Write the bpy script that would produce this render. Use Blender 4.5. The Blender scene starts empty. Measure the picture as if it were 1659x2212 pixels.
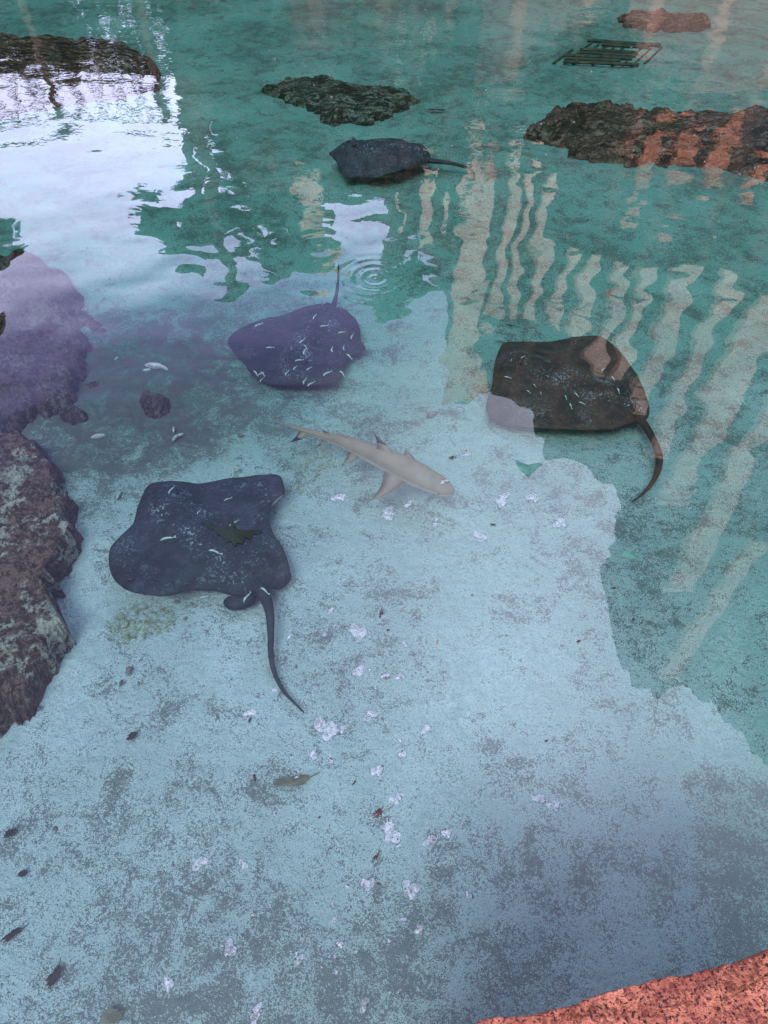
import bpy, bmesh, math, random
from mathutils import Vector, noise
random.seed(7)
S=bpy.context.scene
H=2.6; F=1533.0; CX,CY=829.5,1106.0; PIT=math.radians(50)
cp,sp=math.cos(PIT),math.sin(PIT)
BED=-0.6
def ray(px,py):
    a=(px-CX)/F; b=(py-CY)/F
    return a, cp-b*sp, -sp-b*cp
def G(px,py,z=BED):
    a,dy,dz=ray(px,py); t=(z-H)/dz
    return Vector((a*t,dy*t,z))
def scl(px,py,z=BED):
    a,dy,dz=ray(px,py); return ((z-H)/dz)/F
def R(px,py,Y):
    a,dy,dz=ray(px,py); t=Y/dy
    return Vector((a*t,Y,-t*dz-H))
# ------------------------------------------------------------ helpers
def link(o): S.collection.objects.link(o); return o
def mk(name,V,Fc,mats,smooth=True,parent=None,label=None,cat=None,group=None,kind=None,mi=None,merge=0):
    me=bpy.data.meshes.new(name)
    me.from_pydata([tuple(v) for v in V],[],Fc)
    for m in (mats if isinstance(mats,(list,tuple)) else [mats]): me.materials.append(m)
    if mi:
        for p,i in zip(me.polygons,mi): p.material_index=i
    if merge:
        bm=bmesh.new(); bm.from_mesh(me); bmesh.ops.remove_doubles(bm,verts=bm.verts,dist=merge)
        bmesh.ops.recalc_face_normals(bm,faces=bm.faces); bm.to_mesh(me); bm.free()
    for p in me.polygons: p.use_smooth=smooth
    me.validate(); me.update()
    o=link(bpy.data.objects.new(name,me))
    tag(o,label,cat,group,kind)
    if parent: o.parent=parent
    return o
def tag(o,label=None,cat=None,group=None,kind=None):
    if label:o["label"]=label
    if cat:o["category"]=cat
    if group:o["group"]=group
    if kind:o["kind"]=kind
def empty(name,loc,label,cat,group=None):
    e=link(bpy.data.objects.new(name,None)); e.location=loc; e.empty_display_size=.2
    tag(e,label,cat,group); return e
def cr(pts,n,closed=True):
    out=[]; m=len(pts)
    segs=m if closed else m-1
    for k in range(n):
        u=k/n*segs if closed else k/(n-1)*segs
        i=min(int(u),segs-1); f=u-i
        def g(j):
            return Vector(pts[j%m]) if closed else Vector(pts[max(0,min(m-1,j))])
        p0,p1,p2,p3=g(i-1),g(i),g(i+1),g(i+2)
        out.append(.5*((2*p1)+(p2-p0)*f+(2*p0-5*p1+4*p2-p3)*f*f+(3*p1-p0-3*p2+p3)*f**3))
    return out
class MB:
    def __init__(s): s.V=[];s.F=[];s.M=[]
    def add(s,V,Fc,m=0):
        b=len(s.V); s.V+= [Vector(v) for v in V]; s.F+=[tuple(i+b for i in f) for f in Fc]; s.M+=[m]*len(Fc)
    def tube(s,path,rad,n=8,m=0,flat=1.0):
        b=len(s.V); k=len(path); Fc=[]
        for i,p in enumerate(path):
            T=(Vector(path[min(i+1,k-1)])-Vector(path[max(i-1,0)])).normalized()
            U=Vector((0,0,1)) if abs(T.z)<.95 else Vector((1,0,0))
            Sd=T.cross(U).normalized(); U=Sd.cross(T)
            for j in range(n):
                a=2*math.pi*j/n
                s.V.append(Vector(p)+Sd*math.cos(a)*rad[i]+U*math.sin(a)*rad[i]*flat)
        for i in range(k-1):
            for j in range(n):
                Fc.append((b+i*n+j,b+i*n+(j+1)%n,b+(i+1)*n+(j+1)%n,b+(i+1)*n+j))
        Fc.append(tuple(b+j for j in range(n))[::-1]); Fc.append(tuple(b+(k-1)*n+j for j in range(n)))
        s.F+=Fc; s.M+=[m]*len(Fc)
    def ball(s,c,r,m=0,n=8,q=(1,1,1)):
        V=[];Fc=[]
        for i in range(n+1):
            th=math.pi*i/n
            for j in range(n*2):
                ph=math.pi*j/n
                V.append(Vector(c)+Vector((r*q[0]*math.sin(th)*math.cos(ph),r*q[1]*math.sin(th)*math.sin(ph),r*q[2]*math.cos(th))))
        N=2*n
        for i in range(n):
            for j in range(N): Fc.append((i*N+j,i*N+(j+1)%N,(i+1)*N+(j+1)%N,(i+1)*N+j))
        s.add(V,Fc,m)
    def box(s,lo,hi,m=0):
        x0,y0,z0=lo;x1,y1,z1=hi
        s.add([(x0,y0,z0),(x1,y0,z0),(x1,y1,z0),(x0,y1,z0),(x0,y0,z1),(x1,y0,z1),(x1,y1,z1),(x0,y1,z1)],
          [(0,3,2,1),(4,5,6,7),(0,1,5,4),(1,2,6,5),(2,3,7,6),(3,0,4,7)],m)
    def make(s,name,mats,**k): return mk(name,s.V,s.F,mats,mi=s.M,**k)
# ------------------------------------------------------------ materials
class NT:
    def __init__(s,name):
        s.m=bpy.data.materials.new(name); s.m.use_nodes=True; s.t=s.m.node_tree; s.t.nodes.clear()
        s.out=s.n('ShaderNodeOutputMaterial')
    def n(s,t,**k):
        x=s.t.nodes.new(t)
        for a,b in k.items(): setattr(x,a,b)
        return x
    def l(s,a,b): s.t.links.new(a,b)
    def set(s,sock,v):
        if isinstance(v,bpy.types.NodeSocket): s.l(v,sock)
        else: sock.default_value=v
    def math(s,op,a,b=0.0,c=None,clamp=False):
        x=s.n('ShaderNodeMath',operation=op,use_clamp=clamp); s.set(x.inputs[0],a); s.set(x.inputs[1],b)
        if c is not None: s.set(x.inputs[2],c)
        return x.outputs[0]
    def pos(s,scale=(1,1,1),rot=0):
        g=s.n('ShaderNodeNewGeometry'); mp=s.n('ShaderNodeMapping'); mp.inputs['Scale'].default_value=scale
        mp.inputs['Rotation'].default_value=(0,0,rot)
        s.l(g.outputs['Position'],mp.inputs['Vector']); return mp.outputs[0]
    def noise(s,vec,scale,detail=4,rough=.5,dist=0):
        x=s.n('ShaderNodeTexNoise'); s.l(vec,x.inputs['Vector']); x.inputs['Scale'].default_value=scale
        x.inputs['Detail'].default_value=detail; x.inputs['Roughness'].default_value=rough; x.inputs['Distortion'].default_value=dist
        return x.outputs['Fac']
    def vor(s,vec,scale,feature='F1'):
        x=s.n('ShaderNodeTexVoronoi',feature=feature); s.l(vec,x.inputs['Vector']); x.inputs['Scale'].default_value=scale
        return x.outputs['Distance']
    def mr(s,v,a,b,c=0.0,d=1.0,smooth=True):
        x=s.n('ShaderNodeMapRange'); x.interpolation_type='SMOOTHSTEP' if smooth else 'LINEAR'
        s.set(x.inputs[0],v)
        for i,q in enumerate((a,b,c,d)): s.set(x.inputs[1+i],q)
        return x.outputs[0]
    def mix(s,f,a,b,mode='MIX'):
        x=s.n('ShaderNodeMix',data_type='RGBA',blend_type=mode); s.set(x.inputs[0],f)
        for i,v in ((6,a),(7,b)):
            if isinstance(v,(tuple,list)): v=tuple(v)+((1,) if len(v)==3 else ())
            s.set(x.inputs[i],v)
        return x.outputs[2]
    def bsdf(s,col,rough=.8,bump=None,bd=.01,spec=.3):
        p=s.n('ShaderNodeBsdfPrincipled')
        if isinstance(col,(tuple,list)): col=tuple(col)+(1,)
        s.set(p.inputs['Base Color'],col); s.set(p.inputs['Roughness'],rough)
        p.inputs['Specular IOR Level'].default_value=spec
        if bump is not None:
            b=s.n('ShaderNodeBump'); b.inputs['Distance'].default_value=bd; s.l(bump,b.inputs['Height']); s.l(b.outputs[0],p.inputs['Normal'])
        s.l(p.outputs[0],s.out.inputs[0]); return s.m
    def distmask(s,pt,r0,r1):
        g=s.n('ShaderNodeNewGeometry'); v=s.n('ShaderNodeVectorMath',operation='DISTANCE')
        s.l(g.outputs['Position'],v.inputs[0]); v.inputs[1].default_value=tuple(pt)
        return s.mr(v.outputs['Value'],r0,r1,1.0,0.0)
def sep(N):
    g=N.n('ShaderNodeNewGeometry'); x=N.n('ShaderNodeSeparateXYZ'); N.l(g.outputs['Position'],x.inputs[0]); return x.outputs

def sand_mat():
    N=NT('lagoon_sand'); P=N.pos(); X=sep(N)
    big=N.noise(P,1.1,3,.55,.3); med=N.noise(P,6.0,7,.76,.5); fine=N.noise(P,70,3,.75); speck=N.noise(P,190,2,.7)
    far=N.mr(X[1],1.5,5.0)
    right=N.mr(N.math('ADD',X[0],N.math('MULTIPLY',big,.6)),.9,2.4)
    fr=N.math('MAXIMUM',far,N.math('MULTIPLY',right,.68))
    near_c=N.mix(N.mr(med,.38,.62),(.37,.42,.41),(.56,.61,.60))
    far_c=N.mix(N.mr(med,.38,.62),(.12,.285,.22),(.26,.46,.38))  # far tone has the deeper water's tint mixed into the sand colour
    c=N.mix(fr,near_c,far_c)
    near_edge=N.mr(X[1],.3,1.9,1.0,0.0)
    dens=N.math('ADD',N.math('MULTIPLY',big,.27),N.math('MULTIPLY',med,.73))
    dens=N.math('ADD',dens,N.math('MULTIPLY',near_edge,.045))
    d1=N.distmask(G(290,840),.25,1.3)
    dens=N.math('ADD',dens,N.math('MULTIPLY',d1,.16))
    dens=N.math('ADD',dens,N.math('MULTIPLY',fr,.045))
    patch=N.mr(dens,.46,.71,smooth=False)
    sp1=N.mr(N.math('ADD',speck,N.math('MULTIPLY',patch,.26)),.59,.66)
    sp2=N.mr(N.math('ADD',fine,N.math('MULTIPLY',patch,.36)),.625,.735)
    k=N.math('MAXIMUM',N.math('MULTIPLY',sp1,.85),N.math('MULTIPLY',sp2,.78))
    k=N.math('MAXIMUM',k,N.math('MULTIPLY',patch,.42))
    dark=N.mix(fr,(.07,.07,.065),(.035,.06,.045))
    c=N.mix(k,c,dark)
    c=N.mix(N.math('MULTIPLY',N.mr(d1,.1,.8),N.mr(med,.42,.56,.0,.85)),c,(.085,.075,.075))
    al=N.math('MULTIPLY',N.math('ADD',N.distmask(G(305,1345),.02,.2),N.distmask(G(700,985),.02,.22)),N.mr(med,.45,.6))
    c=N.mix(N.math('MULTIPLY',al,.35),c,(.42,.46,.2))
    land=N.mr(X[2],-.25,.1)
    c=N.mix(land,c,(.17,.16,.12))
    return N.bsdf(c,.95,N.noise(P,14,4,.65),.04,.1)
M_sand=sand_mat()

def water_mat():
    N=NT('lagoon_water'); X=sep(N)
    P1=N.pos((1.0,1.25,1)); P2=N.pos((1,1.5,1),.35)
    n1=N.noise(P1,2.3,0,.45,.3); n2=N.noise(P2,5.0,0,.5); n3=N.noise(P2,15,1,.5)
    far=N.mr(X[1],1.0,3.8,.10,1.0); vfar=N.mr(X[1],4.0,8.5,0.0,1.0)
    h=N.math('ADD',N.math('MULTIPLY',n1,1.0),N.math('MULTIPLY',n2,.17))
    h=N.math('ADD',h,N.math('MULTIPLY',N.math('MULTIPLY',n3,vfar),.14))
    h=N.math('MULTIPLY',h,far)
    for (cx,cy,amp,rr,kk) in ((810,600,.07,.42,85),(690,540,.06,.6,48),(500,270,.05,.7,40)):
        g=N.n('ShaderNodeNewGeometry'); v=N.n('ShaderNodeVectorMath',operation='DISTANCE'); N.l(g.outputs['Position'],v.inputs[0]); v.inputs[1].default_value=tuple(G(cx,cy,0))
        d=v.outputs['Value']
        r=N.math('MULTIPLY',N.math('SINE',N.math('MULTIPLY',d,kk)),N.mr(d,.0,rr,amp,0.0))
        h=N.math('ADD',h,r)
    b=N.n('ShaderNodeBump'); b.inputs['Distance'].default_value=.0062; N.l(h,b.inputs['Height'])
    fr=N.n('ShaderNodeFresnel'); fr.inputs['IOR'].default_value=1.5; N.l(b.outputs[0],fr.inputs['Normal'])
    gl=N.n('ShaderNodeBsdfGlossy'); gl.inputs['Roughness'].default_value=.0; N.l(b.outputs[0],gl.inputs['Normal']); gl.inputs['Color'].default_value=(1,1,1,1)
    tr=N.n('ShaderNodeBsdfTransparent'); tr.inputs['Color'].default_value=(.75,.92,.95,1)
    mx=N.n('ShaderNodeMixShader'); N.l(fr.outputs[0],mx.inputs[0]); N.l(tr.outputs[0],mx.inputs[1]); N.l(gl.outputs[0],mx.inputs[2])
    N.l(mx.outputs[0],N.out.inputs[0]); return N.m
M_water=water_mat()

def rock_mat(name,c1,c2,c3,strat=False,sc=1.0,pale=.5):
    N=NT(name); P=N.pos()
    a=N.noise(P,4*sc,5,.68,.4); b=N.noise(P,26*sc,4,.78); v=N.vor(P,30*sc)
    c=N.mix(N.mr(a,.38,.62),c1,c2)
    c=N.mix(N.math('MULTIPLY',N.mr(b,.46,.58),.85),c,tuple(x*.20 for x in c1))
    c=N.mix(N.math('MULTIPLY',N.mr(N.math('ADD',a,N.math('MULTIPLY',b,-.5)),.27,.37),pale),c,c3)
    c=N.mix(N.mr(v,.0,.18,.6,0.0),c,tuple(x*.3 for x in c1))
    h=N.math('ADD',a,N.math('MULTIPLY',b,.8)); h=N.math('ADD',h,N.math('MULTIPLY',v,.4))
    if strat:
        Q=N.pos((1.0,8,5),.18); s=N.noise(Q,2.6,5,.72,.6); c=N.mix(N.mr(s,.45,.53),c,tuple(x*.15 for x in c1)); h=N.math('ADD',h,N.math('MULTIPLY',s,1.5))
    return N.bsdf(c,.9,h,.06,.2)
M_rockL=rock_mat('reef_rock_brown',(.24,.13,.10),(.15,.09,.07),(.52,.48,.38),pale=.9)
M_rockM=rock_mat('reef_rock_mauve',(.14,.08,.07),(.08,.055,.045),(.26,.23,.18),pale=.5)
M_rockF=rock_mat('slate_rock',(.15,.19,.13),(.26,.28,.19),(.42,.45,.35),True,1,.4)
M_rockR=rock_mat('red_slate_rock',(.24,.135,.085),(.34,.20,.13),(.36,.34,.25),True,1,.4)
def wall_mat():
    N=NT('coral_stone'); P=N.pos(); a=N.noise(P,7,6,.7,.3); b=N.noise(P,60,4,.75); v=N.vor(P,45)
    c=N.mix(N.mr(a,.38,.62),(.28,.08,.05),(.50,.18,.11)); c=N.mix(N.math('MULTIPLY',N.mr(b,.46,.58),.8),c,(.13,.03,.022)); c=N.mix(N.mr(v,.08,.28,.3,0.0),c,(.45,.22,.16))
    c=N.mix(N.mr(N.noise(P,130,2,.6),.56,.62),c,(.04,.015,.012))
    return N.bsdf(c,.9,N.math('ADD',a,N.math('MULTIPLY',b,.7)),.04,.2)
M_wall=wall_mat()
def ray_mat(name,c1,c2,w=.5,bl=1.5):
    N=NT(name); P=N.pos(); a=N.noise(P,5,5,.6,.3); b=N.noise(P,60,3,.75); at=N.n('ShaderNodeAttribute',attribute_name='mark')
    c=N.mix(N.mr(a,.38,.62),c1,c2)
    c=N.mix(N.math('MULTIPLY',N.mr(N.noise(P,12,4,.7),.46,.64),.6),c,tuple(x*bl for x in c2))
    m=N.math('MULTIPLY',at.outputs['Fac'],N.mr(N.math('ADD',b,N.math('MULTIPLY',a,.6)),.85,.96))
    c=N.mix(N.math('MULTIPLY',m,w),c,(.30,.36,.39))
    return N.bsdf(c,.6,b,.008,.25)
M_rayA=ray_mat('stingray_skin',(.012,.015,.022),(.024,.026,.036),.6,1.7)
M_rayB=ray_mat('stingray_skin_mauve',(.012,.012,.018),(.022,.021,.028),.6)
M_rayC=ray_mat('stingray_skin_brown',(.018,.012,.008),(.044,.025,.015),.65,1.8)
def plain(name,c,r=.7,sc=12,var=.35,bd=.003):
    N=NT(name); P=N.pos(); a=N.noise(P,sc,3,.6); return N.bsdf(N.mix(N.mr(a,.3,.7),tuple(x*(1-var) for x in c),tuple(min(1,x*(1+var)) for x in c)),r,a,bd)
M_pale=plain('pale_underside',(.30,.29,.30)); M_eye=plain('eye_black',(.006,.006,.008),.2)
def shark_mat():
    N=NT('shark_skin'); P=N.pos(); g=N.n('ShaderNodeNewGeometry'); x=N.n('ShaderNodeSeparateXYZ'); N.l(g.outputs['Normal'],x.inputs[0])
    a=N.noise(P,9,3,.5); n=N.math('ADD',x.outputs[2],N.math('MULTIPLY',a,.3))
    top=N.mix(N.mr(a,.38,.62),(.22,.15,.10),(.28,.195,.13))
    c=N.mix(N.mr(n,.0,.45),(.48,.41,.34),top); return N.bsdf(c,.55,N.noise(P,150,1,.5),.001,.3)
M_shark=shark_mat(); M_black=plain('fin_black',(.012,.012,.015))
M_fish=plain('silver_fish',(.45,.50,.46),.35,80,.3,.0005)
M_leaf=plain('dead_leaf',(.03,.014,.016)); M_reflg=plain('reflection_dark_green',(.003,.009,.006),.95); M_reflk=plain('reflection_teal_green',(.035,.115,.085),.9); M_leaft=plain('tan_leaf',(.14,.12,.08),.8,30)  # the two green ones colour the painted reflection cutouts
M_shell=plain('shell_white',(.5,.47,.48),.6,60,.3)
M_peb=plain('pebble_brown',(.16,.13,.12),.8,20,.4)
M_algae=plain('algae_yellow',(.34,.38,.2),.9,40,.4)
def foam_mat():
    N=NT('foam'); P=N.pos(); v=N.vor(P,230); n=N.noise(P,60,3,.7)
    k=N.math('MULTIPLY',N.mr(v,.25,.6,.2,1.0),N.mr(n,.40,.62,.15,1.0))
    d=N.n('ShaderNodeBsdfPrincipled'); d.inputs['Base Color'].default_value=(.42,.42,.49,1); d.inputs['Roughness'].default_value=.6
    t=N.n('ShaderNodeBsdfTransparent'); mx=N.n('ShaderNodeMixShader'); N.l(N.math('MULTIPLY_ADD',k,.5,.03),mx.inputs[0]); N.l(t.outputs[0],mx.inputs[1]); N.l(d.outputs[0],mx.inputs[2])
    N.l(mx.outputs[0],N.out.inputs[0]); return N.m
M_foam=foam_mat()
def rim_mat():
    N=NT('bubble_rim'); d=N.n('ShaderNodeBsdfPrincipled'); P=N.pos(); c=N.mix(N.mr(N.noise(P,70,2,.6),.48,.64),(.02,.03,.045),(.32,.34,.4)); N.l(c,d.inputs['Base Color']); d.inputs['Roughness'].default_value=.6
    t=N.n('ShaderNodeBsdfTransparent'); mx=N.n('ShaderNodeMixShader'); mx.inputs[0].default_value=.52; N.l(t.outputs[0],mx.inputs[1]); N.l(d.outputs[0],mx.inputs[2]); N.l(mx.outputs[0],N.out.inputs[0]); return N.m
M_rim=rim_mat()
M_foliage=plain('foliage',(.03,.06,.03),.7,3,.6); M_palm=plain('palm_frond_green',(.012,.032,.014),.6,3,.5); M_trunk=plain('trunk_bark',(.08,.06,.04),.9,6,.4)
M_cream=plain('cream_plaster',(.78,.55,.39),.8,.8,.2); M_coral=plain('coral_plaster',(.52,.21,.12),.8,.6,.25); M_grate=plain('iron_grate',(.03,.05,.03),.8)
M_gable=plain('painted_sunlit_coral',(.88,.42,.19),.8,.6,.1)  # brighter copy of the coral plaster, sunlight put into its colour
def facade_mat():
    N=NT('hotel_facade'); X=sep(N); c=N.n('ShaderNodeCombineXYZ'); N.l(X[0],c.inputs[0]); N.l(X[2],c.inputs[1])
    b=N.n('ShaderNodeTexBrick'); N.l(c.outputs[0],b.inputs['Vector']); b.offset=0
    b.inputs['Scale'].default_value=1; b.inputs['Brick Width'].default_value=2.1; b.inputs['Row Height'].default_value=3.1; b.inputs['Mortar Size'].default_value=.22
    hi=N.mr(X[2],20,36); lo=N.mr(X[2],4.5,8.0,1.0,0.0); wall=N.mix(hi,(.10,.07,.05),(.20,.16,.12)); wall=N.mix(lo,wall,(.38,.21,.14))
    N.l(wall,b.inputs['Mortar']); b.inputs['Color1'].default_value=(.02,.035,.035,1); b.inputs['Color2'].default_value=(.04,.05,.04,1)
    g=N.mix(N.math('MULTIPLY',hi,.5),b.outputs[0],(.16,.13,.11)); g=N.mix(N.math('MULTIPLY',lo,.5),g,(.36,.2,.13))
    return N.bsdf(g,.6)
M_fac=facade_mat()

# ------------------------------------------------------------ ground + water
def axis(lo,hi,st,ext):
    a=[]; v=lo
    while v<=hi+1e-6: a.append(v); v+=st
    e=[1,3,8,20,60,160,400]
    return [lo-x for x in reversed(e)]+a+[hi+x for x in e]
xs=axis(-9,9,.08,400); ys=axis(-1.5,14,.08,400)
def sst(a,b,x):
    t=max(0,min(1,(x-a)/(b-a))); return t*t*(3-2*t)
def bedz(x,y):
    z=BED+.035*noise.noise(Vector((x*.8,y*.8,0)))+.018*noise.noise(Vector((x*3,y*3,5)))
    k=max(sst(13.5,15,y),sst(10,12,abs(x)),1-sst(-5,-3,y))
    return z*(1-k)+.35*k
V=[(x,y,bedz(x,y)) for y in ys for x in xs]; nx=len(xs)
Fc=[(j*nx+i,j*nx+i+1,(j+1)*nx+i+1,(j+1)*nx+i) for j in range(len(ys)-1) for i in range(nx-1)]
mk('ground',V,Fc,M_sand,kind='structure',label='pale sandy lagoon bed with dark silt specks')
mk('water',[(-12,-5,0),(12,-5,0),(12,15,0),(-12,15,0)],[(0,1,2,3)],M_water,kind='structure',label='clear turquoise shallow water with gentle ripples')

# ------------------------------------------------------------ rocks
def rock(name,pts,ztop,mat,label,rough=.05,n=150,K=16,seed=0,group=None,trace=None,pw=9,edge=.05):
    tz=ztop-.02 if trace is None else trace
    o=[G(x,y,tz) for x,y in pts]; o=cr(o,n)
    c=sum(o,Vector())/n
    size=max((p-c).length for p in o)
    for i,p in enumerate(o):
        d=(p-c).normalized(); q=p*5+Vector((seed,0,0))
        p+=d*(noise.fractal(q,.8,2.0,5)*edge*min(1,size*1.5))
    best=max(range(n//2),key=lambda i:(o[i]-o[i+n//2]).length)
    A=c+(o[best]-c)*.5; B=c+(o[best+n//2]-c)*.5
    V=[];Fc=[]
    hh=ztop-BED+.1
    for j in range(K+1):
        t=(j/K)**.75
        for p in o:
            ab=B-A; u=max(0,min(1,(p-A).dot(ab)/ab.length_squared)); q=A+ab*u
            w=q+(p-q)*t
            prof=(1-t**pw) if t<.999 else 0
            z=BED-.1+hh*prof
            z+=noise.fractal(Vector((w.x*3+seed,w.y*3,seed)),.75,2.1,6)*rough*2*(1 if t<.95 else .5)
            z+=-abs(noise.noise(Vector((w.x*6+seed,w.y*6,3))))*rough*.9
            V.append((w.x,w.y,min(z,-.02)))
    for j in range(K):
        for i in range(n): Fc.append((j*n+i,(j+1)*n+i,(j+1)*n+(i+1)%n,j*n+(i+1)%n))
    return mk(name,V,Fc,mat,label=label,cat='rock',group=group,merge=.0005)
rock('reef_rock',[(-260,890),(0,915),(62,925),(108,985),(138,1060),(142,1120),(138,1185),(104,1245),(128,1330),(143,1365),(92,1402),(62,1460),(20,1520),(-30,1560),(-300,1560)],-.40,M_rockL,'reddish brown crusted rock ledge rising from pale sand',seed=3,K=60,n=520,rough=.04,pw=18,edge=.09)
rock('reef_rock',[(-300,540),(0,530),(60,535),(100,545),(150,590),(168,650),(182,740),(165,800),(150,850),(115,868),(60,885),(-20,905),(-300,860)],-.44,M_rockM,'mauve brown boulder ledge under sky reflecting water',seed=9,K=60,n=520,rough=.05,pw=9,edge=.12)
rock('slate_rock',[(558,180),(600,163),(680,158),(735,168),(800,172),(870,182),(912,208),(880,225),(830,238),(800,252),(735,255),(690,252),(680,235),(620,205),(575,190)],-.50,M_rockF,'flat layered grey green slate slab on lagoon bed',seed=15,rough=.035,edge=.14,K=24,n=260)
rock('slate_rock',[(1150,250),(1200,215),(1270,206),(1340,210),(1430,222),(1560,222),(1700,225),(1800,300),(1760,380),(1659,358),(1580,340),(1500,332),(1400,318),(1330,322),(1260,312),(1220,288),(1165,270)],-.42,M_rockR,'long reddish layered slate outcrop in shallow water',seed=21,K=30,n=320,rough=.05,edge=.16)
rock('slate_rock',[(-200,60),(0,64),(120,68),(230,75),(300,92),(335,112),(320,132),(260,150),(120,175),(30,190),(-200,230)],-.30,M_rockR,'broad dark brown flat rock near water surface',seed=27,K=22,n=220,rough=.03,edge=.12)
rock('slate_rock',[(1335,30),(1400,16),(1480,18),(1530,35),(1510,52),(1440,56),(1370,50)],-.5,M_rockR,'small dark red submerged rock slab',seed=31,rough=.03,edge=.15)
for i,(x,y,r) in enumerate([(190,700,44),(185,825,32),(150,895,40),(335,868,44),(255,900,22)]):
    k=[(x+r*(1+.25*math.sin(i*3+a*1.7))*math.cos(a),y+r*.6*(1+.2*math.cos(i+a*2.3))*math.sin(a)) for a in [q*math.pi/4 for q in range(8)]]
    rock('small_rock',k,BED+.02+r*.0006,M_rockM,'small mauve brown rock half buried in dark silt',seed=50+i*3,n=120,K=16,rough=.05,group='small rocks scattered beside the reef ledge',trace=BED+.03,pw=3,edge=.25)

# ------------------------------------------------------------ stingrays
def stingray(pts,head,tailroot,tail,trad,mat,label,zt=-.5,th=.10,lobes=(),amp=.02,ph=0,n=180,K=22,curl=()):
    mb=MB(); o=cr([G(x,y,zt) for x,y in pts],n)
    A=G(*head,zt); B=G(*tailroot,zt); ab=B-A
    A2=A+ab*.12; B2=A+ab*.92; ab2=B2-A2
    mark=[]
    top=[];bot=[]
    cs=[G(x,y,zt) for x,y in curl]
    for j in range(K+1):
        t=j/K
        for i,p in enumerate(o):
            u=max(0,min(1,(p-A2).dot(ab2)/ab2.length_squared)); q=A2+ab2*u
            w=q+(p-q)*t; d=(p-q).length*t
            core=math.exp(-(d/.13)**2)*(1-.45*u)
            body=th*(.62*core+.38*(1-t**2))
            z=zt+.012+body+amp*t*t*math.sin(i/n*2*math.pi*3+ph)
            for c in cs: z+=.06*math.exp(-((w-c).length/.16)**2)
            z+=.010*noise.noise(Vector((w.x*7,w.y*7,ph)))+.005*noise.noise(Vector((w.x*22,w.y*22,ph)))
            e=.004+.03*math.sqrt(max(0,1-t))
            top.append(Vector((w.x,w.y,z+e*.3))); bot.append(Vector((w.x,w.y,z-e-body*.6)))
            mark.append(max(0,1.1*math.exp(-((d-.07)/.05)**2)+.45*math.exp(-((t-.75)/.12)**2)+.12)*(1 if u>.05 else .4))
    N=len(top); Fc=[]
    for j in range(K):
        for i in range(n):
            Fc.append((j*n+i,(j+1)*n+i,(j+1)*n+(i+1)%n,j*n+(i+1)%n))
    Fb=[tuple(k+N for k in f[::-1]) for f in Fc]
    rim=[(K*n+i,K*n+i+N,K*n+(i+1)%n+N,K*n+(i+1)%n) for i in range(n)]
    mb.add(top+bot,Fc+Fb+rim,0)
    for k in range(len(Fc),len(Fc)+len(Fb)): mb.M[k]=1
    dirn=ab.normalized(); side=Vector((-dirn.y,dirn.x,0))
    for k in range(22):
        u=.35+.62*k/21; c=A+ab*u; mb.ball(c+Vector((0,0,.020+th*(.62*(1-.45*u)+.38))),.0065,0,4)
    for s in (-1,1):
        c=A+ab*.17+side*s*.055; mb.ball(c+Vector((0,0,th*.92)),.026,0,8,(1,1,.9)); mb.ball(c+side*s*.014-dirn*.008+Vector((0,0,th*1.0+.002)),.013,2,6)
        mb.ball(c+dirn*.045+side*s*.006+Vector((0,0,th*.93)),.012,2,6,(1,1,.5))
    for lp in lobes:
        lo=cr([G(x,y,zt-.02) for x,y in lp],28); c=sum(lo,Vector())/28
        mb.add([c+Vector((0,0,.03))]+[c+(p-c)*.6+Vector((0,0,.025)) for p in lo]+lo+[c-Vector((0,0,.01))],
          [(0,1+i,1+(i+1)%28) for i in range(28)]+[(1+i,29+i,29+(i+1)%28,1+(i+1)%28) for i in range(28)]+[(57,29+(i+1)%28,29+i) for i in range(28)],0)
    tp=cr([G(x,y,zz) for x,y,zz in tail],40,False); m=len(trad)
    rr=[]
    for k in range(40):
        u=k/39*(m-1); i=min(int(u),m-2); rr.append(trad[i]+(trad[i+1]-trad[i])*(u-i))
    mb.tube(tp,rr,10,0,.8)
    o_=mb.make('stingray',[mat,M_pale,M_eye],label=label,cat='stingray')
    at=o_.data.attributes.new('mark','FLOAT','POINT')
    vals=[mark[k] if k<N else 0.0 for k in range(len(o_.data.vertices))]
    at.data.foreach_set('value',vals)
    return o_
rA=stingray([(345,1050),(395,1050),(440,1052),(490,1040),(530,1034),(580,1033),(606,1040),(614,1056),(617,1076),(600,1085),(588,1100),(584,1130),(592,1160),(612,1190),(622,1215),(627,1242),(612,1262),(585,1272),(560,1282),(530,1290),(490,1284),(450,1277),(405,1281),(375,1295),(345,1302),(295,1299),(262,1275),(243,1245),(236,1210),(242,1178),(272,1155),(290,1125),(300,1095),(315,1065),(328,1052)],
 (335,1075),(560,1268),[(545,1255,-.48),(568,1280,-.47),(582,1320,-.48),(585,1370,-.5),(585,1410,-.52),(592,1450,-.54),(612,1492,-.55),(640,1522,-.56),(657,1540,-.57)],
 [.05,.035,.024,.017,.014,.012,.009,.006,.003],M_rayA,'large dark slate stingray gliding over pale sand',zt=-.5,th=.115,
 lobes=[[(482,1302),(495,1288),(530,1284),(556,1286),(545,1306),(520,1317),(495,1317)],[(585,1262),(610,1240),(628,1238),(625,1258),(600,1275)]],amp=.018,ph=1.0,curl=[(300,1290),(612,1055)])
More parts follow.
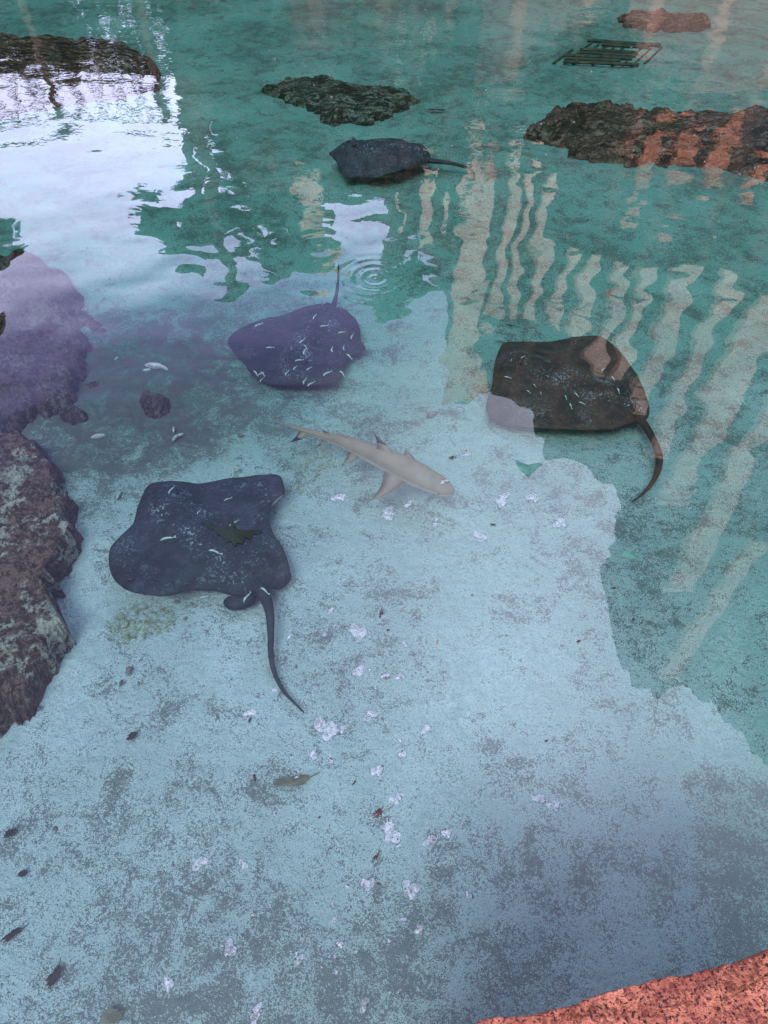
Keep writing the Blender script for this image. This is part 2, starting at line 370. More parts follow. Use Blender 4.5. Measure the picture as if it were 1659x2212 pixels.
rB=stingray([(494,745),(503,725),(530,706),(555,695),(580,686),(620,681),(650,670),(682,665),(712,671),(745,676),(770,694),(778,715),(780,735),(790,755),(768,766),(750,782),(741,805),(738,822),(715,832),(660,836),(600,833),(560,822),(540,806),(528,790),(505,765)],
 (628,828),(712,680),[(706,695,-.5),(718,668,-.5),(726,640,-.48),(730,610,-.42),(731,588,-.3),(731,570,-.15)],[.035,.024,.015,.011,.008,.004],M_rayB,'dusky purple stingray resting among small white fish',zt=-.52,th=.09,amp=.015,ph=2.0,
 lobes=[[(690,668),(705,655),(720,660),(722,674),(700,680)]])
rC=stingray([(1062,838),(1064,812),(1070,785),(1085,748),(1115,740),(1160,738),(1200,735),(1245,729),(1285,731),(1318,748),(1350,783),(1375,815),(1392,850),(1402,885),(1397,905),(1378,912),(1340,928),(1300,935),(1230,935),(1170,930),(1130,924),(1090,915),(1056,896),(1050,872)],
 (1085,790),(1376,895),[(1355,890,-.48),(1385,910,-.48),(1410,948,-.49),(1424,990,-.5),(1416,1030,-.52),(1392,1063,-.54),(1365,1084,-.56)],[.045,.03,.022,.024,.016,.009,.003],M_rayC,'dark brown black stingray with white flecks on greenish sand',zt=-.5,th=.12,amp=.018,ph=.4)
rD=stingray([(711,340),(722,329),(760,318),(785,305),(830,304),(868,312),(895,321),(922,326),(930,344),(905,358),(880,371),(855,380),(820,384),(775,378),(745,379),(731,362),(718,349)],
 (735,345),(918,343),[(905,342,-.46),(930,347,-.47),(970,352,-.48),(1005,361,-.5),(1023,373,-.52),(1024,386,-.54)],[.05,.03,.022,.016,.012,.005],M_rayA,'dark stingray with long trailing tail on teal lagoon bed',zt=-.46,th=.16,amp=.03,ph=2.4)

# ------------------------------------------------------------ shark
def shark():
    mb=MB(); z0=-.34
    sp_=[(981,1066,3),(975,1063,24),(962,1057,40),(945,1047,50),(920,1035,56),(895,1023,58),(865,1008,56),(835,994,52),(800,978,44),(765,963,35),(730,950,26),(700,941,19),(675,935,14),(655,929,11),(640,925,9)]
    pts=[G(x,y,z0) for x,y,_ in sp_]; wid=[w*scl(x,y,z0)*.5 for x,y,w in sp_]
    pp=cr(pts,60,False); ww=[]
    for k in range(60):
        u=k/59*(len(wid)-1); i=min(int(u),len(wid)-2); ww.append(wid[i]+(wid[i+1]-wid[i])*(u-i))
    n=20;V=[];Fc=[]
    for i,p in enumerate(pp):
        T=(pp[min(i+1,59)]-pp[max(i-1,0)]).normalized(); Sd=Vector((-T.y,T.x,0)).normalized()
        for j in range(n):
            a=2*math.pi*j/n; hz=math.sin(a)*ww[i]*(.72 if i<18 else .9)
            V.append(p+Sd*math.cos(a)*ww[i]+Vector((0,0,hz)))
    for i in range(59):
        for j in range(n): Fc.append((i*n+j,i*n+(j+1)%n,(i+1)*n+(j+1)%n,(i+1)*n+j))
    Fc.append(tuple(range(n))); Fc.append(tuple(59*n+j for j in range(n)))
    mb.add(V,Fc,0)
    def fin(a,b,tip,blk=.62,th=.006):
        nn=(b-a).cross(tip-a).normalized()
        rows=[]; K=10
        for k in range(K+1):
            t=k/K; L=a.lerp(tip,t)+(a-b)*.14*math.sin(t*math.pi); Rr=b.lerp(tip,t)+(a-b)*.12*math.sin(t*math.pi)
            rows.append((L,Rr,th*(1-t*.85)))
        for k in range(K):
            (l0,r0,t0),(l1,r1,t1)=rows[k],rows[k+1]
            c0=(l0+r0)/2; c1=(l1+r1)/2
            m=1 if k/K>=blk else 0
            mb.add([l0,c0+nn*t0,r0,c0-nn*t0,l1,c1+nn*t1,r1,c1-nn*t1],[(0,1,5,4),(1,2,6,5),(2,3,7,6),(3,0,4,7)],m)
    zt=z0+.05
    fin(G(856,988,zt),G(812,972,zt),G(806,948,zt+.03)+Vector((0,0,.05)),.5,.007)
    fin(G(726,944,z0+.03),G(698,936,z0+.02),G(692,926,z0+.05),.5,.005)
    fin(G(886,1036,z0-.01),G(830,1014,z0-.01),G(800,1082,z0-.05),.95,.010)
    fin(G(906,1012,z0-.01),G(860,994,z0-.01),G(874,966,z0-.03),.95,.010)
    fin(G(785,980,z0-.02),G(752,966,z0-.02),G(738,1006,z0-.06),.85,.006)
    fin(G(716,948,z0-.02),G(698,944,z0-.02),G(684,966,z0-.06),.7,.005)
    fin(G(680,940,z0),G(636,920,z0),G(566,899,z0+.06),.85,.009)
    fin(G(672,938,z0),G(646,927,z0),G(626,956,z0-.05),.5,.007)
    for s,(x,y) in enumerate([(962,1038),(948,1066)]):
        mb.ball(G(x,y,z0+.0),.009,2,6)
    mb.make('shark',[M_shark,M_black,M_eye],label='slender tan reef shark with black tipped fins swimming',cat='shark')
shark()

# ------------------------------------------------------------ small fish
def fishmesh(L=.07):
    mb=MB(); path=[Vector((L*(u-.5),.006*math.sin(u*5),0)) for u in [0,.06,.16,.32,.5,.7,.86,.92]]
    mb.tube(path,[.0015,.004,.0058,.0065,.0058,.004,.002,.0015],8,0,1.15)
    e=path[-1]; mb.add([e+Vector((-.004,0,0)),e+Vector((.012,.006,.007)),e+Vector((.008,0,0)),e+Vector((.012,-.003,-.007))],[(0,1,2),(0,2,3)],0)
    mb.add([(0,0,.006),(.012,0,.011),(.018,0,.005)],[(0,1,2)],0)
    mb.ball((-.027,.006,.002),.0018,1,4); mb.ball((-.027,-.001,.002),.0018,1,4)
    return mb.make('small_fish',[M_fish,M_eye],label='tiny silvery white fish hovering above a stingray',cat='fish',group='small white fish around the stingrays')
f0=fishmesh(); fl=[]
fl+=[(362,1163,20,1.1),(465,1192,-10,1.),(572,1276,-35,.9),(505,1130,60,.9),(430,1105,80,.6),(370,1058,70,.8),(533,1290,70,.9),(440,1290,20,.6),(492,1078,30,.6)]
rnd=random.Random(4)
for k in range(24):
    a=rnd.random()*6.28; r=math.sqrt(rnd.random()); fl.append((642+140*r*math.cos(a),752+82*r*math.sin(a),rnd.choice([60,75,-50,20,85,100,50]),rnd.uniform(.6,1.05)))
for k in range(13):
    a=rnd.random()*6.28; r=math.sqrt(rnd.random()); fl.append((1235+160*r*math.cos(a),830+95*r*math.sin(a),rnd.choice([-60,-75,50,-20,85,-100,-50]),rnd.uniform(.4,.75)))
for i,(x,y,an,s) in enumerate(fl):
    o=f0 if i==0 else link(f0.copy())
    o.location=G(x,y,-.33+rnd.uniform(-.03,.03)); o.rotation_euler=(0,rnd.uniform(-.15,.15),math.radians(an)); o.scale=(s,s*.9,s*.9)

# ------------------------------------------------------------ floating leaves and debris
def leafmesh(seed,mat,name='fallen_leaf',ratio=.45,z=0.006,lab='dark curled dead leaf floating on the water',cat='leaf',spiky=.25):
    r=random.Random(seed); n=22; pts=[]
    for i in range(n):
        a=2*math.pi*i/n; k=(1 if i%2 else 1-spiky*r.random()*2)
        pts.append(Vector((math.cos(a)*k,math.sin(a)*ratio*k*(1+.3*math.sin(a*2+seed)),.12*math.sin(a*3+seed))))
    V=[Vector((0,0,.15))]+[p*.5+Vector((0,0,.1)) for p in pts]+pts
    Fc=[(0,1+i,1+(i+1)%n) for i in range(n)]+[(1+i,1+n+i,1+n+(i+1)%n,1+(i+1)%n) for i in range(n)]
    mb=MB(); mb.add(V,Fc); mb.tube([Vector((.9,0,.05)),Vector((1.3,.08,.1)),Vector((1.6,.2,.05))],[.05,.035,.02],5)
    o=mb.make(name,[mat],label=lab,cat=cat); return o
LV=[(820,1755,22,20,0),(812,1850,12,50,0),(540,1556,9,80,0),(823,1325,11,80,0),(838,1361,5,10,0),(1326,1270,8,0,0),(978,988,12,20,0),(550,1680,9,100,0),(765,1691,7,60,0),(1065,1133,7,0,0),(818,1908,5,0,0),(1250,1385,6,20,0),(1368,1338,6,60,0),(945,1385,7,70,2),(279,1251,6,0,0),(596,972,4,0,0),(1180,1600,5,30,0),(1020,1285,4,0,0),(690,1765,4,30,0),(40,262,8,0,0),(95,1150,4,0,0)]
for i,(x,y,r,an,k) in enumerate(LV):
    o=leafmesh(i,[M_leaf,M_reflg,M_leaft][k],spiky=.5 if r>9 else .3,lab='dark curled dead leaf floating on the water' if k==0 else 'small tan leaf floating on the water')
    o['group']='dead leaves floating on the water'
    s=r*scl(x,y,0); o.location=G(x,y,.005); o.rotation_euler=(0,0,math.radians(an)); o.scale=(s,s,s*.6)
for i,(x,y,r,an,k,ra) in enumerate([(628,1687,40,10,2,.38),(115,2112,24,75,0,.5),(20,1800,16,40,0,.5),(50,1886,12,10,0,.5),(25,2020,24,30,0,.35),(945,237,20,-5,0,.3),(1085,738,18,-20,2,.2),(1100,702,14,-20,0,.2),(240,2195,26,20,2,.5),(285,1590,14,40,0,.5)]):
    o=leafmesh(90+i,[M_leaf,M_reflg,M_leaft][k],'sunken_leaf',ra,lab='decaying brown leaf lying on the sandy bed' if k==2 else 'black decaying leaf lying on the sandy bed')
    o['group']='decaying leaves on the lagoon bed'
    s=r*scl(x,y); o.location=G(x,y,BED+.025); o.rotation_euler=(0,0,math.radians(an)); o.scale=(s,s,s*.4)
def scrap(pts,lab,mat):  # flat cutout painting a mirrored silhouette where the sky is blocked
    P=[G(x,y,.006) for x,y in pts]; c=sum(P,Vector())/len(P)
    V=[(p-c) for p in P]+[Vector((0,0,.008))]; n=len(P)
    o=mk('painted_reflection',V,[(i,(i+1)%n,n) for i in range(n)],mat,smooth=False,label=lab,cat='leaf',group='painted reflection patches on the water'); o.location=c
scrap([(433,1126),(452,1129),(470,1137),(488,1144),(497,1136),(501,1121),(508,1134),(513,1142),(532,1148),(548,1146),(571,1143),(560,1152),(546,1154),(544,1166),(530,1160),(524,1174),(512,1172),(508,1180),(498,1168),(488,1170),(480,1158),(468,1152),(462,1143),(446,1138)],'dark green painted reflection of a frond tip above a stingray',M_reflg)
scrap([(1112,992),(1125,998),(1140,1004),(1156,1001),(1174,998),(1164,1006),(1156,1015),(1149,1020),(1142,1028),(1134,1020),(1126,1014),(1118,1003)],'teal green painted reflection patch on bright water',M_reflk)
scrap([(1335,1188),(1350,1192),(1362,1194),(1376,1184),(1372,1196),(1372,1206),(1360,1203),(1350,1202)],'teal green painted reflection patch on bright water',M_reflk)
def lump(name,x,y,r,an,ra,mat,lab,cat,grp,z=BED+.01):
    mb=MB(); mb.ball((0,0,0),1,0,8,(1,ra,.5))
    for v in mb.V: v*=1+.25*noise.noise(v*1.7+Vector((x*.1,y*.1,0)))
    o=mb.make(name,[mat],label=lab,cat=cat,group=grp); s=r*scl(x,y); o.scale=(s,s,s); o.location=G(x,y,z); o.rotation_euler=(.1,.1,math.radians(an)); return o
for x,y,r,an in [(212,943,15,20),(380,945,11,60),(375,928,9,100),(257,1070,12,80),(335,792,22,-5),(355,795,12,-30),(318,800,9,20),(252,775,7,60),(390,940,9,30)]:
    lump('shell',x,y,r,an,.24,M_shell,'pale broken shell lying on dark silt','shell','pale shells on the lagoon bed',BED+.02)
for x,y,r in [(933,896,13),(278,1448,10),(262,1475,7),(300,1476,5),(380,1300,6),(520,940,8),(1010,975,6),(640,1440,5),(120,1790,7),(470,1550,5),(400,1335,5),(85,1530,6)]:
    lump('pebble',x,y,r,x,.6,M_peb,'small rounded brown pebble on pale sand','pebble','pebbles on the lagoon bed')
def tuft(x0,y0,r,nb,seed):
    rr=random.Random(seed); mb=MB(); s=scl(x0,y0); c=G(x0,y0)
    for _ in range(nb):
        a=rr.random()*6.28; q=r*s*math.sqrt(rr.random()); b=c+Vector((q*math.cos(a)*1.3,q*math.sin(a)*.7,0)); d=Vector((rr.uniform(-1,1),rr.uniform(-1,1),.5)).normalized()*rr.uniform(.02,.05)
        mb.tube([b,b+d*.5,b+d+Vector((0,0,-.006))],[.0025,.002,.0008],4)
    mb.make('algae',[M_algae],label='thin yellow green algae tufts on pale sand',cat='algae',kind='stuff')
tuft(305,1345,60,130,1); tuft(705,985,50,70,2); tuft(625,1060,25,30,3)
# ------------------------------------------------------------ foam
FO=[(705,1575,25),(775,1367,24),(838,1110,16),(732,1075,15),(1085,1080,20),(1150,1075,14),(1038,1160,14),(940,1130,9),(775,1450,15),(865,1463,9),(800,1545,15),(920,1575,12),(870,1630,9),(815,1665,16),(855,1728,15),(845,1800,20),(930,1815,14),(965,1800,11),(795,1910,16),(887,1920,18),(1165,1725,12),(1197,1740,16),(430,1865,15),(525,1868,10),(497,2050,16),(365,2125,14),(648,2072,11),(905,2010,10),(552,2190,17),(787,2170,12),(540,1540,11),(715,1320,9),(627,1375,7),(1210,1130,15),(882,1090,9),(735,2040,8),(1013,1935,9),(677,1630,10),(742,1575,8),(831,1460,9),(1010,980,10),(960,1040,8)]
def foam(x,y,r,seed,near=True):
    rr=random.Random(seed); mb=MB(); s=scl(x,y,0); n=26 if near else 10
    ax=rr.uniform(.55,1); ph=rr.random()*6; an=rr.uniform(.3,1.6)
    if near:
        rad=[1+.30*math.sin(2*a+ph)+.2*math.sin(3*a+ph*2)+.12*math.sin(5*a+ph*3) for a in [2*math.pi*i/n for i in range(n)]]
    else: rad=[1+.3*rr.uniform(-1,1) for _ in range(n)]
    P=[]
    for i in range(n):
        a=2*math.pi*i/n; v=Vector((math.cos(a)*rad[i]*r*s,math.sin(a)*rad[i]*r*s*ax,0)); v=Vector((v.x*math.cos(an)-v.y*math.sin(an),v.x*math.sin(an)+v.y*math.cos(an),0)); P.append(v)
    V=[Vector((0,0,.006))]+[p*.6+Vector((0,0,.005)) for p in P]+[p+Vector((0,0,.002)) for p in P]
    mb.add(V,[(0,1+i,1+(i+1)%n) for i in range(n)]+[(1+i,1+n+i,1+n+(i+1)%n,1+(i+1)%n) for i in range(n)],0)
    if near:
        w=.0016+.00004*r
        b=len(mb.V); ring=[p+Vector((0,0,.003)) for p in P]
        for i in range(n):
            d=ring[i].normalized(); mb.V+=[ring[i]-d*w*.2,ring[i]+d*w*.5+Vector((0,0,.002)),ring[i]+d*w*1.4]
        for i in range(n):
            k=(i+1)%n
            for q in (0,1): mb.F.append((b+i*3+q,b+i*3+q+1,b+k*3+q+1,b+k*3+q)); mb.M.append(1)
        for _ in range(int(r*.4)):
            a=rr.random()*6.28; q=rr.uniform(.2,1.35)*r*s; mb.ball((q*math.cos(a),q*math.sin(a)*ax,.003),rr.uniform(.002,.004),1,4,(1,1,.5))
    o=mb.make('foam_patch',[M_foam,M_rim],label='small patch of white bubbly foam floating on water' if near else 'tiny white foam fleck on the water',cat='foam',group='foam patches on the water' if near else 'foam flecks on the water')
    o.location=G(x,y,0.002); return o
for i,(x,y,r) in enumerate(FO): foam(x,y,r*.95,i)
for i in range(40):
    x=rnd.gauss(800,120); y=rnd.uniform(1350,2150); foam(x,y,rnd.uniform(3,5.5),200+i)
for i in range(45):
    foam(rnd.uniform(500,1650),rnd.uniform(20,420),rnd.uniform(1.5,3.0),400+i,False)
# ------------------------------------------------------------ near coral stone wall
wp=[(1030,2235),(1100,2210),(1180,2186),(1250,2168),(1300,2148),(1380,2128),(1450,2114),(1520,2100),(1580,2078),(1660,2055),(1800,2000),(2000,1950),(2300,2300),(2300,2700),(1000,2700)]
def wall():
    o=cr([G(x,y,.9) for x,y in wp],400); 
    c=sum(o,Vector())/400
    V=[];rings=[(.0,.0)]+[(.4+.5*k/16,0) for k in range(16)]+[(.9+.07*k/8,0) for k in range(8)]+[(.975,-.004),(.985,-.01),(.994,-.022),(1,-.05),(1.0,-.4),(1.0,-1.0),(1.0,-1.7)]
    for t,dz in rings:
        for p in o:
            w=c+(p-c)*t; q=noise.fractal(w*9+Vector((0,0,dz*9)),.8,2,6)*.014
            d=(p-c).normalized(); V.append(w+d*q*1.4*(t>.9)+Vector((0,0,dz+q)))
    Fc=[(j*400+i,(j+1)*400+i,(j+1)*400+(i+1)%400,j*400+(i+1)%400) for j in range(len(rings)-1) for i in range(400)]
    mk('stone_wall',V,Fc,M_wall,label='coral red rough stone parapet at the lagoon edge',cat='wall',merge=.0005)
wall()
# ------------------------------------------------------------ grate
def grate():
    c=[G(1195,136,-.58),G(1262,90,-.58),G(1430,102,-.58),G(1385,144,-.58)]; mb=MB(); rr=random.Random(8)
    for k in range(10):
        u=k/9; a=c[0].lerp(c[3],u); b=c[1].lerp(c[2],u)
        a=a.lerp(b,rr.uniform(0,.35)*(k%2)); b=b.lerp(a,rr.uniform(0,.4)*((k+1)%2))
        mb.tube([a,b],[.016,.016],4)
    for k in range(8):
        u=k/7; a=c[0].lerp(c[1],u)+Vector((0,0,.02)); b=c[3].lerp(c[2],u)+Vector((0,0,.02))
        a=a.lerp(b,rr.uniform(0,.3)); b=b.lerp(a,rr.uniform(0,.3))
        if k!=5: mb.tube([a,b],[.020,.020],4)
    mb.make('drain_grate',[M_grate],label='dark iron grate lying on the lagoon bed',cat='grate',smooth=False)
grate()
# ------------------------------------------------------------ buildings seen mirrored in the water
YB=26
def poly_solid(name,xz,Y,depth,mat,parent):
    n=len(xz); V=[(x,Y,z) for x,z in xz]+[(x,Y+depth,z) for x,z in xz]
    Fc=[tuple(range(n)),tuple(range(2*n-1,n-1,-1))]+[(i,i+n,(i+1)%n+n,(i+1)%n) for i in range(n)]
    return mk(name,V,Fc,mat,smooth=False,parent=parent,merge=.0001)
def RR(px,py): v=R(px,py,YB); return (v.x,v.z)
def rough(xz,st,amp,seed,hf=0):
    out=[]
    for a,b in zip(xz[:-1],xz[1:]):
        L=math.dist(a,b); k=max(1,int(L/st))
        for i in range(k):
            u=i/k; x=a[0]+(b[0]-a[0])*u; z=a[1]+(b[1]-a[1])*u
            out.append((x+amp*noise.fractal(Vector((x*1.1,z*1.1,seed)),.8,2,4)+hf*noise.noise(Vector((x*2.7,z*2.7,seed))),z+amp*noise.fractal(Vector((x*1.1,z*1.1,seed+9)),.8,2,4)+hf*noise.noise(Vector((x*2.7,z*2.7,seed+5)))))
    out.append(xz[-1]); return out
tw=[RR(*p) for p in [(968,850),(1050,852),(1068,866),(1100,905),(1128,912),(1140,932),(1165,960),(1178,1000),(1205,996),(1235,1006),(1262,1020),(1290,1032),(1318,1056),(1355,1066),(1372,1094),(1392,1108),(1402,1140),(1432,1156),(1442,1185),(1420,1212),(1424,1240),(1402,1268),(1408,1296),(1388,1330),(1396,1380),(1372,1400),(1376,1424),(1352,1444),(1370,1485),(1400,1492),(1425,1508),(1450,1488),(1478,1487),(1510,1512),(1542,1518),(1568,1560),(1602,1584),(1625,1625),(1662,1662),(1760,1780)]]
tw=rough(tw,.5,.55,2)
tw=[(tw[0][0],.2)]+tw+[(110,90),(110,.2)]
T=empty('hotel_tower',(20,YB,.3),'tall cream and coral hotel tower mirrored in the water','building')
def par(o,p):
    o.parent=p; o.location=(o.location-p.location); return o
par(poly_solid('wall',tw,YB,9,M_fac,None),T)
def vert_z(X0,px,py):
    best=None
    for q in range(-900,1500,4):
        b=R(px+q,py,YB)
        if best is None or abs(b.x-X0)<best[0]: best=(abs(b.x-X0),b.z)
    return best[1]
def pil(px,y0,y1,w,mat,parent,name='pilaster',prot=.5):
    a=R(px,y0,YB); dx=w*.5*(a-R(px+1,y0,YB)).length
    X0=a.x; z0=a.z; z1=vert_z(X0,px,y1)
    mb=MB(); mb.box((X0-dx,YB-prot,z0),(X0+dx,YB-.01,z1)); mb.box((X0-dx*1.25,YB-prot-.1,z1),(X0+dx*1.25,YB-.01,z1+.5))
    return par(mb.make(name,[mat],smooth=False),parent)
for p in [(1120,285,660,22),(1150,330,660,18),(1195,375,660,24),(1232,515,655,22),(1288,515,665,30),(1350,560,780,30),(1403,570,800,26),(1475,585,850,42),(1575,590,980,38),(1665,620,1060,74),(1740,760,1250,66),(1640,1150,1450,50),(1045,240,650,58)]:
    pil(*p,M_cream,T)
a=RR(970,600); b=RR(1052,640); c=RR(968,850)
mb=MB(); mb.box((a[0]+.1,YB-.3,a[1]),(b[0],YB-.02,c[1]-.2)); par(mb.make('corner_bay',[M_cream],smooth=False),T)
a=RR(1018,842); b=RR(1050,770)
mb=MB(); mb.box((min(a[0],b[0])-.3,YB-.6,min(a[1],b[1])),(max(a[0],b[0]),YB-.32,max(a[1],b[1]))); par(mb.make('sunlit_panel',[M_gable],smooth=False),T)
for p in [(1375,235,300,20),(1410,290,375,34),(1495,262,330,44),(1560,300,365,30),(1440,240,270,40),(1590,240,280,40),(1365,420,450,30),(1640,330,400,24),(1060,250,330,20),(1340,540,575,16),(1455,440,470,20)]:
    pil(*p,M_coral,T,'coral_panel',.35 if p[0]!=1060 else .9)
W=empty('hotel_wing',(-2,YB,.3),'long low hotel wing with cream pilasters behind palms','building')
wv=[RR(*p) for p in [(395,150),(425,200),(428,262),(462,300),(470,380),(522,432),(615,470),(680,480),(700,452),(832,478),(836,560),(900,562),(975,600)]]
wv=rough(wv,.4,.3,7); wv=[(wv[0][0],.2)]+wv+[(tw[0][0]-.05,wv[-1][1]),(tw[0][0]-.05,.2)]
par(poly_solid('wall',wv,YB+.5,8,M_fac,None),W)
for p in [(665,365,540,50),(932,350,492,30),(975,400,470,10),(860,420,455,14),(740,170,230,16),(900,30,120,80)]:
    pil(*p,M_cream,W)
pil(702,460,548,40,M_gable,W,'gable',.9)
# ------------------------------------------------------------ vegetation mirrored in the water
def palm(cx,cy,rpx,Y,seed,label='tall slender coconut palm on the far shore',px_base=None):
    rr=random.Random(seed); c=R(cx,cy,Y); r=rpx*(R(cx,cy,Y)-R(cx+1,cy,Y)).length
    bx=c.x+rr.uniform(-.6,.6) if px_base is None else px_base
    e=empty('palm_tree',(bx,Y,.3),label,'palm tree','palm trees around the lagoon')
    top=c-Vector((bx,Y,.3)); mb=MB()
    path=[Vector((top.x*(u**1.6),top.y*u,top.z*u)) for u in [k/12 for k in range(13)]]
    mb.tube(path,[max(.10,.24*(1-.55*k/12))*(1+.1*(k%2)) for k in range(13)],8); mb.make('trunk',[M_trunk],parent=e)
    mb=MB(); nf=22
    for k in range(nf):
        a=2*math.pi*k/nf+rr.uniform(-.2,.2); up=rr.uniform(-.2,1.0); L=r*rr.uniform(.8,1.15); pts=[]
        for s in range(15):
            u=s/14; pts.append(top+Vector((math.cos(a)*L*u*(1-.12*u*up),math.sin(a)*L*u,L*(up*u*.75-(.55+.55*up)*u*u))))
        mb.tube(pts,[.05*(1-.8*s/14) for s in range(15)],4)
        for s in range(1,14):
            for q in range(2):
                p=pts[s].lerp(pts[s+1],q/2); Tn=(pts[s+1]-pts[s]).normalized(); sd=Tn.cross(Vector((0,0,1))).normalized()
                ll=L*.26*math.sin(math.pi*min(1,(s+q/2)/14*.85+.15))*rr.uniform(.8,1.15)+.08
                for sg in (-1,1):
                    tip=p+sd*sg*ll*.75+Tn*ll*.5-Vector((0,0,ll*.45)); w=Tn*.036*r
                    mb.add([p-w,p+w,tip+w*.6,tip-w*.3],[(0,1,2,3)])
    mb.make('crown',[M_palm],parent=e,smooth=False)
palm(432,520,150,20,1,px_base=R(430,300,20).x)
palm(850,650,110,21,2); palm(640,575,115,22,3); palm(585,480,85,22.5,5)
palm(-25,575,85,14,6,'leaning palm beside the reef ledge'); palm(-60,735,90,9,8,'leaning palm beside the reef ledge')
palm(500,635,28,18,12)
def tree(x,Y,h,r,seed):
    rr=random.Random(seed); e=empty('broadleaf_tree',(x,Y,.3),'dense dark green shade tree beside the hotel','tree','shade trees on the far shore')
    mb=MB(); mb.tube([Vector((0,0,0)),Vector((.1,0,h*.3)),Vector((.0,0,h*.6)),Vector((0,0,h*.85))],[.3,.22,.14,.05],8)
    for k in range(6):
        a=k*1.05; mb.tube([Vector((.05,0,h*.35+k*.05*h)),Vector((math.cos(a)*r*.4,math.sin(a)*r*.4,h*.6)),Vector((math.cos(a)*r*.75,math.sin(a)*r*.75,h*.75))],[.1,.07,.02],5)
    mb.make('trunk',[M_trunk],parent=e)
    mb=MB(); cl=[]
    for _ in range(34):
        v=Vector((rr.gauss(0,1),rr.gauss(0,1),rr.gauss(0,1))).normalized()*rr.uniform(.4,1); cl.append(Vector((v.x*r,v.y*r,h*.68+v.z*h*.32)))
    for c in cl:
        for _ in range(45):
            p=c+Vector((rr.gauss(0,.3),rr.gauss(0,.3),rr.gauss(0,.25)))*r*.6; s=rr.uniform(.1,.2)
            u=Vector((rr.uniform(-1,1),rr.uniform(-1,1),rr.uniform(-1,1))).normalized(); w=u.cross(Vector((rr.uniform(-1,1),rr.uniform(-1,1),rr.uniform(-1,1)))).normalized()
            mb.add([p-u*s,p+w*s*.5,p+u*s,p-w*s*.5],[(0,1,2,3)])
    mb.make('crown',[M_foliage],parent=e,smooth=False)
for i,(x,Y,h,r) in enumerate([(-9.4,22,4.4,1.6),(-3.7,22,6.6,2.1),(-1.0,22,7.5,2.4),(2.0,22,7.8,2.3),(-12.5,20,3.6,2.0),(-16,20,4.0,2.6),(5.5,20,6,2.0)]): tree(x,Y,h,r,i+30)
mb=MB(); rr=random.Random(3)
for _ in range(15000):
    p=Vector((rr.uniform(-24,-2),17.5+rr.gauss(0,.35),.3+2.9*rr.random())); s=rr.uniform(.10,.2)
    u=Vector((rr.uniform(-1,1),rr.uniform(-1,1),rr.uniform(-1,1))).normalized(); w=u.cross(Vector((rr.uniform(-1,1),rr.uniform(-1,1),1))).normalized()
    mb.add([p-u*s,p+w*s*.6,p+u*s,p-w*s*.6],[(0,1,2,3)])
mb.make('hedge',[M_foliage],label='clipped green hedge along the far shore',cat='hedge',kind='stuff',smooth=False)
mb=MB()
for k in range(16):
    x=-11+k*.42; mb.tube([Vector((x,15.62,2.5)),Vector((x+.42,15.62,3.45))],[.02,.02],4); mb.tube([Vector((x+.42,15.66,2.5)),Vector((x,15.66,3.45))],[.02,.02],4)
for z in (2.5,3.45): mb.box((-11.1,15.56,z),(-4.2,15.7,z+.06))
for k in range(4): mb.box((-11+k*2.15,15.5,.2),(-10.86+k*2.15,15.55,3.55))
mb.make('railing',[M_trunk],label='dark lattice railing on the far shore',cat='railing',smooth=False)
# ------------------------------------------------------------ world, sun, camera
w=bpy.data.worlds.new("World"); S.world=w; w.use_nodes=True; t=w.node_tree; t.nodes.clear()
def wn(ty,**k):
    x=t.nodes.new(ty)
    for a,b in k.items(): setattr(x,a,b)
    return x
out=wn('ShaderNodeOutputWorld'); bg=wn('ShaderNodeBackground'); sky=wn('ShaderNodeTexSky',sky_type='NISHITA'); sky.sun_disc=False
sky.sun_elevation=math.radians(50); sky.sun_rotation=math.radians(200)
tc=wn('ShaderNodeTexCoord'); nz=wn('ShaderNodeTexNoise'); nz.inputs['Scale'].default_value=2.2; nz.inputs['Detail'].default_value=4; t.links.new(tc.outputs['Generated'],nz.inputs['Vector'])
dt=wn('ShaderNodeVectorMath',operation='DOT_PRODUCT'); t.links.new(tc.outputs['Generated'],dt.inputs[0]); dt.inputs[1].default_value=Vector((.33,.57,.76)).normalized()
mrn=wn('ShaderNodeMapRange',interpolation_type='SMOOTHSTEP'); t.links.new(dt.outputs['Value'],mrn.inputs[0])
for i,v in enumerate((.865,1.0,0,.85)): mrn.inputs[1+i].default_value=v
dh=wn('ShaderNodeSeparateXYZ'); t.links.new(tc.outputs['Generated'],dh.inputs[0])
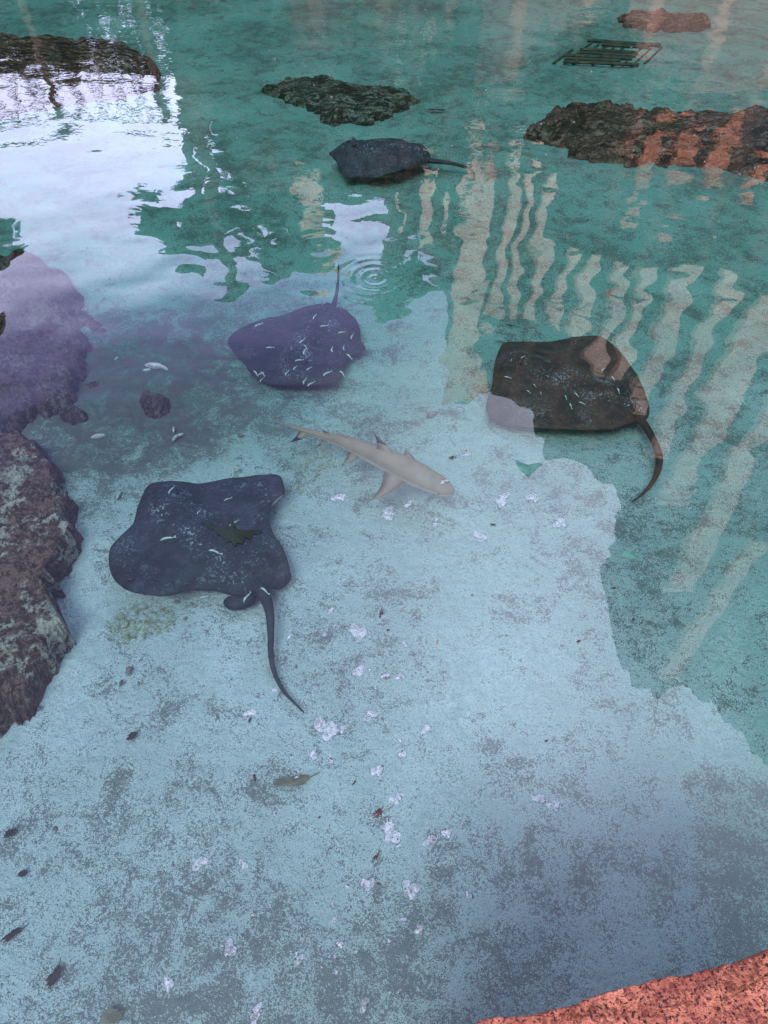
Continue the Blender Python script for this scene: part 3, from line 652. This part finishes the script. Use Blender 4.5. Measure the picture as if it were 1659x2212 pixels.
rp=wn('ShaderNodeValToRGB'); t.links.new(dh.outputs[2],rp.inputs[0]); el=rp.color_ramp.elements
el[0].position=.0; el[0].color=(.50,.50,.66,1); el[1].position=1.0; el[1].color=(.13,.13,.19,1)
for p,c in ((.30,(.40,.41,.58)),(.40,(.42,.42,.63)),(.47,(.34,.34,.54)),(.54,(.125,.12,.27)),(.61,(.055,.055,.13)),(.68,(.045,.045,.10)),(.80,(.065,.068,.125))):
    e=el.new(p); e.color=c+(1,)
sc=wn('ShaderNodeVectorMath',operation='SCALE'); t.links.new(rp.outputs[0],sc.inputs[0]); sc.inputs['Scale'].default_value=100
c2=wn('ShaderNodeMix',data_type='RGBA'); t.links.new(mrn.outputs[0],c2.inputs[0]); t.links.new(sc.outputs[0],c2.inputs[6]); c2.inputs[7].default_value=(44,45,58,1)
mn=wn('ShaderNodeMapRange'); t.links.new(nz.outputs['Fac'],mn.inputs[0])
for i,v in enumerate((.3,.7,.85,1.12)): mn.inputs[1+i].default_value=v
c3=wn('ShaderNodeVectorMath',operation='SCALE'); t.links.new(c2.outputs[2],c3.inputs[0]); t.links.new(mn.outputs[0],c3.inputs['Scale'])
c4=wn('ShaderNodeMix',data_type='RGBA'); c4.inputs[0].default_value=.92; t.links.new(sky.outputs[0],c4.inputs[6]); t.links.new(c3.outputs[0],c4.inputs[7])
t.links.new(c4.outputs[2],bg.inputs[0]); bg.inputs[1].default_value=.1; t.links.new(bg.outputs[0],out.inputs[0])
sl=bpy.data.lights.new('sun','SUN'); sl.energy=5.0; sl.angle=math.radians(34); sl.color=(1,.96,.91); so=link(bpy.data.objects.new('sun',sl)); so.rotation_euler=(math.radians(40),0,math.radians(-20))
cam=bpy.data.cameras.new('camera'); co=link(bpy.data.objects.new('camera',cam)); co.location=(0,0,H); co.rotation_euler=(math.radians(40),0,0)
cam.sensor_fit='VERTICAL'; cam.sensor_height=24; cam.lens=24*F/2212; cam.clip_end=2000; cam.clip_start=.01
S.camera=co
S.view_settings.view_transform='Standard'; S.view_settings.look='None'; S.view_settings.exposure=0
